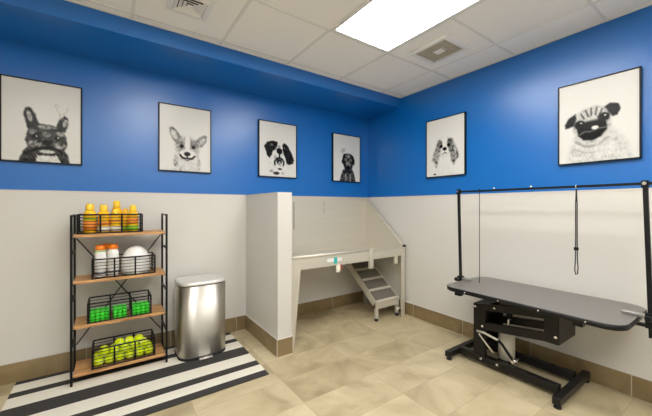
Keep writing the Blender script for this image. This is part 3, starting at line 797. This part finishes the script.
rim = loft(MB(), [rrect(GX0 + .004, GX1 - .004, GY0 + .004, GY1 - .004, .10, GZ - .034), rrect(GX0, GX1, GY0, GY1, .10, GZ - .030), rrect(GX0, GX1, GY0, GY1, .10, GZ - .005), rrect(GX0 + .004, GX1 - .004, GY0 + .004, GY1 - .004, .10, GZ - .004)], BLACK).build('edge_band', t)
def bolt(p, axis='x', r=.011, parent=None):
    p = Vector(p); e = Vector((-.008, 0, 0)) if axis == 'x' else Vector((0, 0, .008))
    MB().tube([p, p + e * .6, p + e], [r, r, r * .7], CHROME, 12).build('bolt', parent or t)
for y in (-1.80, -2.05, -2.30, -2.54): bolt((GX0 + .001, y, GZ - .018), r=.006)
for y in (-1.73, -2.50): MB().box((GX0 + .01, y - .025, GZ - .060), (GX0 + .06, y + .025, GZ - .034), BLACK, .004).build('hook', t)
# base: two end bars on feet, two long rails
for y in (-1.612, -2.378):
    e = MB().box((-.592, y - .023, .026), (-.020, y + .023, .072), DARKSTEEL, .004).build('end_bar', t)
    for x in (-.565, -.045):
        MB().lathe([(.022, 0), (.022, .012), (.010, .014), (.010, .0265)], RUBBER, 14, (x, y, 0)).build('foot', e)
FRX, BRX = -.440, -.170
for x in (FRX, BRX): MB().box((x - .024, -2.35, .034), (x + .024, -1.640, .090), DARKSTEEL, .003).build('base_rail', t)
MB().box((BRX, -1.98, .036), (FRX, -1.90, .060), DARKSTEEL).build('cross_plate', t)
bolt((FRX - .0245, -1.829, .064)); bolt((FRX - .0245, -1.954, .066))
# lift: two columns, parallel arms, end block
COLY0, COLY1 = -1.855, -1.762
for x in (FRX, BRX):
    MB().box((x - .018, COLY0, .0905), (x + .018, COLY1, .492), DARKSTEEL, .003).build('column', t)
MB().box((FRX + .018, COLY1 - .008, .12), (BRX - .018, COLY1, .492), DARKSTEEL).box((FRX + .018, COLY0, .486), (BRX - .018, COLY1 - .008, .492), DARKSTEEL).build('column_web', t)
for x in (FRX, BRX):
    MB().beam((x, -1.80, .470), (x, -2.29, .538), .030, .050, DARKSTEEL).build('lift_arm', t)
    MB().beam((x, -1.82, .322), (x, -2.29, .388), .030, .058, DARKSTEEL).build('lift_arm', t)
MB().box((FRX - .016, -2.350, .354), (BRX + .016, -2.262, .566), DARKSTEEL, .003).build('lift_block', t)
MB().box((FRX - .02, -2.42, .566), (BRX + .02, -1.86, .5955), DARKSTEEL).build('top_frame', t)
for y, z in ((-1.779, .471), (-1.931, .493), (-1.837, .325), (-2.277, .552), (-2.332, .406)): bolt((FRX - .0185, y, z))
# hydraulic pump
cy = -1.94; cx = -.285
MB().lathe([(.050, .060), (.060, .064), (.060, .285), (.050, .292), (.02, .295)], mat('ivory_enamel', srgb(214, 208, 190), rough=.4), 26, (cx, cy, 0)).build('pump_cylinder', t)['label'] = 'ivory pump cylinder'
MB().tube([(cx, cy, .29), (cx, cy - .02, .40)], .011, CHROME, 12).build('piston_rod', t)
MB().tube([(cx, cy - .02, .39), (cx, cy - .03, .48)], .022, DARKSTEEL, 12).box((cx - .02, cy - .06, .455), (cx + .02, cy + .05, .485), DARKSTEEL, .003).build('piston_head', t)
lx = FRX - .035
MB().tube([(lx, -1.800, .280), (lx, -1.86, .282), (lx, -1.93, .268), (lx, -1.975, .262)], .009, STEELH, 10).build('pedal_link', t)
MB().tube([(lx - .004, -1.970, .264), (lx - .004, -2.000, .240), (lx - .004, -2.075, .150)], .010, BLACK, 10).build('pedal_lever', t)
MB().tube([(lx, -1.815, .262), (lx, -1.93, .150)], .006, STEELH, 10).build('pedal_link', t)
MB().tube([(lx - .012, -2.075, .148), (lx + .05, -2.085, .142)], .016, CHROME, 12).build('pedal_pivot', t)

# grooming arm clamped to the table ends
AXX = -.335
t = thing('grooming_gantry', 'black overhead bar on two square uprights clamped to the grooming table', 'grooming bar', (AXX, -2.15, GZ))
for nm, (yb, yt, w) in {'L': (-1.577, -1.555, .019), 'R': (-2.760, -2.733, .022)}.items():
    k = (yt - yb) / (1.43 - .52)
    MB().beam((AXX, yb, .52), (AXX, yt, 1.425), w, w, BLACK, up=(1, 0, 0)).build('upright', t)
    s = 1 if nm == 'L' else -1
    yc = yb + k * .11
    e = GY1 if nm == 'L' else GY0
    c = MB().box((AXX - .022, yc - .022, GZ - .055), (AXX + .022, yc + .022, GZ + .032), BLACK, .003)
    c.box((AXX - .016, min(e - s * .075, yc), GZ + .0005), (AXX + .016, max(e - s * .075, yc), GZ + .022), CLAMPM, .005)
    c.box((AXX - .016, min(e - s * .045, yc), GZ - .052), (AXX + .016, max(e - s * .045, yc), GZ - .0345), BLACK, .003)
    c = c.build('clamp', t)
    MB().tube([(AXX - .02, yc, GZ + .012), (AXX - .060, yc, GZ + .012)], .006, CHROME, 8).tube([(AXX - .060, yc, GZ + .012), (AXX - .066, yc, GZ + .012), (AXX - .080, yc, GZ + .012)], [.014, .018, .014], BLACK, 12).build('clamp_knob', c)
    col = MB().box((AXX - .016, yt - .016, 1.388), (AXX + .016, yt + .016, 1.430), BLACK, .003).build('corner_bracket', t)
    MB().tube([(AXX - .016, yt, 1.412), (AXX - .028, yt, 1.412)], .010, CHROME, 10).build('bracket_bolt', col)
MB().beam((AXX, -1.535, 1.408), (AXX, -2.95, 1.412), .016, .016, BLACK).build('overhead_bar', t)
for y in (-1.866, -2.135): MB().lathe([(.009, 0), (.010, .008), (.006, .014)], CHROME, 10, (AXX, y, 1.419)).build('eye_bolt', t)
# loop and cord hanging from the bar
def ring_around(y):
    return [(AXX + .013 * math.cos(a), y, 1.411 + .013 * math.sin(a)) for a in [k * PI / 8 for k in range(16)]]
yl = -2.408
b = MB()
pts = [(AXX, yl, 1.399), (AXX, yl - .004, 1.30), (AXX, yl - .004, 1.1), (AXX, yl - .005, .93), (AXX, yl - .009, .87), (AXX, yl - .006, .828), (AXX, yl + .003, .820), (AXX, yl + .009, .85), (AXX, yl + .005, .93), (AXX, yl + .004, 1.1), (AXX, yl + .004, 1.30), (AXX, yl + .001, 1.399)]
b.tube(pts, .0034, BLACK, 8)
lo = thing('grooming_loop', 'black grooming noose loop hanging from the overhead bar', 'leash', (AXX, yl, 1.411))
b.build('strap', lo)
MB().tube(ring_around(yl), .0035, CHROME, 8, closed=True).build('clip_ring', lo)
MB().box((AXX - .006, yl - .012, .985), (AXX + .006, yl + .014, 1.005), BLACK, .002).build('slider', lo)
yc = -1.745
co = thing('tether', 'thin straight dark tether hanging from the overhead bar near its far upright', 'tether', (AXX, yc, 1.411))
MB().tube([(AXX, yc, 1.400), (AXX, yc, .70), (AXX, yc, .6315)], .0028, BLACK, 8).build('cord_line', co)
MB().tube(ring_around(yc), .003, BLACK, 8, closed=True).build('cord_ring', co)

# ------------------------------------------------------------------ camera, world, view
cam = bpy.data.cameras.new('camera'); co = bpy.data.objects.new('camera', cam); COL.objects.link(co)
yaw = .9611634
fw = Vector((math.cos(yaw), math.sin(yaw), 0))
co.location = (-2.8966, -3.1506, 1.2783)
co.rotation_euler = fw.to_track_quat('-Z', 'Y').to_euler()
cam.sensor_fit = 'HORIZONTAL'; cam.sensor_width = 36; cam.lens = 36 * 310.28 / 652
cam.shift_y = -1.58 / 652; cam.clip_start = .02
scene.camera = co
pl = bpy.data.lights.new('fill_opening_portal', 'AREA'); po = bpy.data.objects.new('fill_opening_portal', pl); COL.objects.link(po)  # guides sampling through the added opening behind the camera
pl.shape = 'RECTANGLE'; pl.size = OX1 - OX0; pl.size_y = OZ; pl.cycles.is_portal = True
po.location = ((OX0 + OX1) / 2, YF - .02, OZ / 2); po.rotation_euler = (PI / 2, 0, 0)
w = bpy.data.worlds.new('world'); scene.world = w; w.use_nodes = True
w.node_tree.nodes['Background'].inputs[0].default_value = (.8, .85, .9, 1); w.node_tree.nodes['Background'].inputs[1].default_value = .6
vs = scene.view_settings
scene.display_settings.display_device = 'sRGB'
vs.view_transform = 'Standard'; vs.look = 'None'; vs.exposure = 0.38; vs.gamma = 1.0; vs.use_curve_mapping = False
scene.cycles.use_denoising = True
scene.cycles.max_bounces = 10; scene.cycles.diffuse_bounces = 6; scene.cycles.glossy_bounces = 5
scene.cycles.sample_clamp_indirect = 6.0
